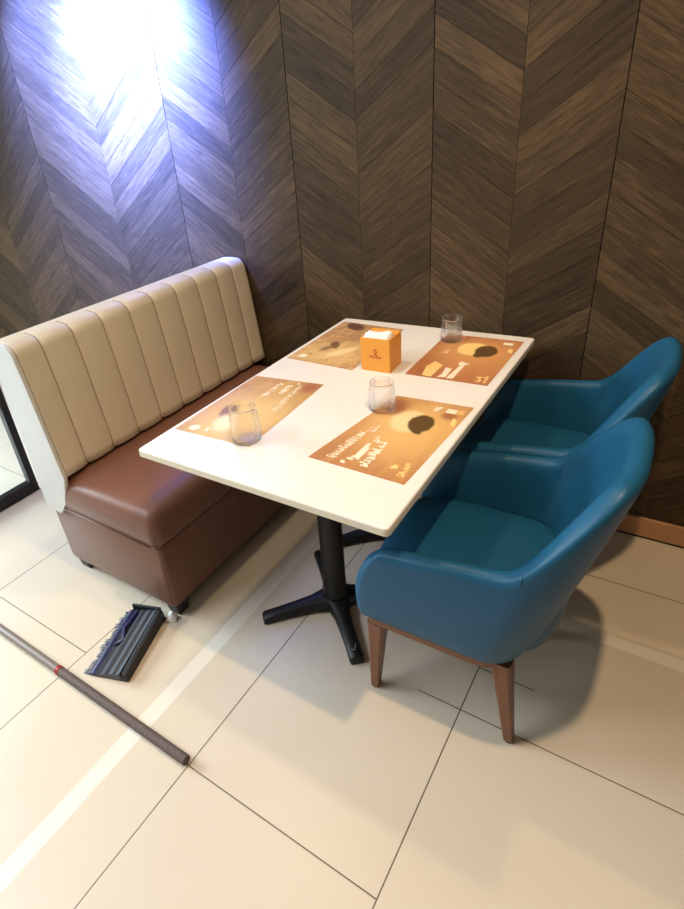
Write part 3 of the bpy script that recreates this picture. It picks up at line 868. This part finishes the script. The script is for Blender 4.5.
# ribbed tray, long axis y
rg = []
for y in (-0.155, -0.10, 0.0, 0.10, 0.150):
    e = 0.0 if y > -0.12 else 0.002
    row_top = []; 
    for k in range(17):
        u = k/16; x = lerp(-0.030, 0.046, u)
        z = 0.012 + 0.020*u + 0.0035*math.cos(u*2*PI*3) + (y+0.155)*0.03
        row_top.append((x, y, z))
    row = row_top + [(0.046, y, 0.002), (-0.030, y, 0.002)]
    rg.append(row)
loft(bm, rg)
link_mesh('tray', bm, M['slate'], dp, smooth=False)
bm = bmesh.new(); loft(bm, [[(0.0465, y, 0.001), (0.068, y, 0.001), (0.066, y, z1), (0.056, y, z1+0.003), (0.0465, y, z1)] for y, z1 in ((-0.155, 0.030), (-0.05, 0.036), (0.10, 0.042), (0.148, 0.042))])
link_mesh('side_wall', bm, M['black_plastic'], dp, bevel=0.003)
bm = bmesh.new(); loft(bm, [[(-0.052, y, 0.001), (-0.0305, y, 0.001), (-0.0305, y, z1), (-0.040, y, z1+0.003), (-0.052, y, z1-.004)] for y, z1 in ((-0.155, 0.013), (-0.05, 0.018), (0.06, 0.021), (0.150, 0.022))])
rim = link_mesh('rim', bm, M['navy'], dp, bevel=0.002); rim['label'] = 'navy rim'
bm = bmesh.new()
rnd = random.Random(5)
for k in range(150):
    y = -0.155 + 0.305*k/149 + rnd.uniform(-0.001, 0.001); z = 0.004 + rnd.random()*0.008
    clump = 0.004*math.sin(k*0.35) + 0.004*math.sin(k*0.11+1)
    tube(bm, [(-0.051, y, z), (-0.061 - clump*0.5, y + rnd.uniform(-.003, .003), z), (-0.067 - clump - rnd.random()*0.003, y + rnd.uniform(-.005, .005), max(0.0015, z-0.003))], [0.0011, 0.0010, 0.0006], 5)
br_ = link_mesh('bristles', bm, M['navy'], dp); br_['label'] = 'navy bristles along the left side'
bm = bmesh.new(); box(bm, -0.040, 0.055, 0.1505, 0.162, 0.001, 0.045)
link_mesh('back_wall', bm, M['black_plastic'], dp, bevel=0.003)
bm = bmesh.new(); tube(bm, [(-0.016, 0.140, 0.024), (-0.026, 0.05, 0.026), (-0.010, 0.0, 0.022), (-0.028, -0.03, 0.018)], [0.006, 0.007, 0.006, 0.003], 8)
link_mesh('latch_strip', bm, M['navy'], dp, smooth=True)
bm = bmesh.new(); crumple(bm, -0.018, 0.018, -0.015, 0.015, 0.0, 0.040, 8, 8, 6)
ts = link_mesh('paper_tissue', bm, M['napkin'], smooth=True); ts.location = (-0.112, 0.036, 0.0005); ts.rotation_euler = (0, 0, 0.5)
tag(ts, 'small crumpled white tissue between the dustpan and the sofa foot', 'tissue')

# ---------------------------------------------------------------- stick on the floor
r = 0.0145
sk = tag(empty('broom_stick', (-0.28, -0.313, 0)), 'thin grey brown broom stick with a red band lying on the floor', 'broom stick')
def stick(x0, x1, rr, name, m, parent, n=20, seg=1):
    bm = bmesh.new(); rg = []
    for k in range(seg+1):
        x = lerp(x0, x1, k/seg); rg.append([(x, rr*math.cos(2*PI*i/n), r + 0.0008 + rr*math.sin(2*PI*i/n)) for i in range(n)])
    loft(bm, rg)
    return link_mesh(name, bm, m, parent, smooth=True, bevel=0.0015)
stick(-0.75, -0.001, r*0.93, 'shaft', M['stick'], sk)
s2 = stick(0.012, 0.573, r*0.98, 'grip', M['grip'], sk, seg=20); s2['label'] = 'rough speckled brown grip'
s3 = stick(-0.005, 0.0119, r*1.06, 'collar', M['red'], sk); s3['label'] = 'red collar'

# ---------------------------------------------------------------- light
w_ = bpy.data.worlds.new('world'); S.world = w_; w_.use_nodes = True
bg = w_.node_tree.nodes['Background']; bg.inputs[0].default_value = (1.0, 0.86, 0.68, 1); bg.inputs[1].default_value = 0.17
def spot(name, loc, tgt, power, col, ang, blend, size):
    l = bpy.data.lights.new(name, 'SPOT'); l.energy = power; l.color = col; l.spot_size = math.radians(ang); l.spot_blend = blend; l.shadow_soft_size = size
    o = bpy.data.objects.new(name, l); COL.objects.link(o); o.location = loc
    o.rotation_euler = (Vector(tgt) - Vector(loc)).to_track_quat('-Z', 'Y').to_euler()
    return o
def area(name, loc, tgt, power, col, sx, sy):
    l = bpy.data.lights.new(name, 'AREA'); l.shape = 'RECTANGLE'; l.energy = power; l.color = col; l.size = sx; l.size_y = sy
    o = bpy.data.objects.new(name, l); COL.objects.link(o); o.location = loc
    o.rotation_euler = (Vector(tgt) - Vector(loc)).to_track_quat('-Z', 'Y').to_euler()
    return o
WARM = (1.0, 0.71, 0.43)
spot('downlight_chairs', (1.17, -0.02, 2.85), (1.12, 0.35, 0), 135, WARM, 100, 0.6, 0.035)
spot('downlight_table', (-0.15, 0.50, 2.85), (0.1, 0.45, 0), 54, (1.0, 0.82, 0.58), 100, 0.6, 0.06)
area('front_fill', (-1.2, -1.35, 2.85), (-0.7, -0.9, 0), 84, (0.86, 0.93, 1.0), 1.4, 1.0)  # unseen soft fill, added to whiten the floor at the near left
dl = area('daylight_left', (-4.2, -1.1, 1.6), (-2.0, -0.9, 0.0), 140, (0.82, 0.91, 1.0), 2.2, 2.2)
dl.data.spread = math.radians(100)
# cool accent lamp for the wall glare; the second is added to widen it
spot('wall_accent', (-1.12, 0.70, 2.10), (-1.12, 1.215, 1.82), 3300, (0.12, 0.21, 1.0), 100, 1.0, 0.04)
spot('wall_halo_fill', (-1.75, 0.78, 2.40), (-1.62, 1.215, 1.60), 1100, (0.12, 0.21, 1.0), 76, 1.0, 0.04)

# ---------------------------------------------------------------- camera
Rm = [[0.8235393, 0.5584403, -0.0996366], [0.2009158, -0.4514114, -0.8694024], [-0.5304865, 0.6959685, -0.4839545]]
C_ = (1.15378, -0.805467, 1.49082)
f, cxp, cyp = 560.8886, 292.886, 431.567
cam = bpy.data.cameras.new('camera'); co = bpy.data.objects.new('camera', cam); COL.objects.link(co)
right = Vector(Rm[0]); up = -Vector(Rm[1]); back = -Vector(Rm[2])
mw = Matrix((right, up, back)).transposed().to_4x4(); mw.translation = Vector(C_)
co.matrix_world = mw
cam.sensor_fit = 'AUTO'; cam.sensor_width = 36.0; cam.lens = f / 909.0 * 36.0
cam.shift_x = (342.0 - cxp) / 909.0; cam.shift_y = (cyp - 454.5) / 909.0
cam.clip_start = 0.02
S.camera = co
S.view_settings.view_transform = 'Standard'; S.view_settings.look = 'None'; S.view_settings.gamma = 1.0
S.view_settings.exposure = 0.0; S.view_settings.use_curve_mapping = False
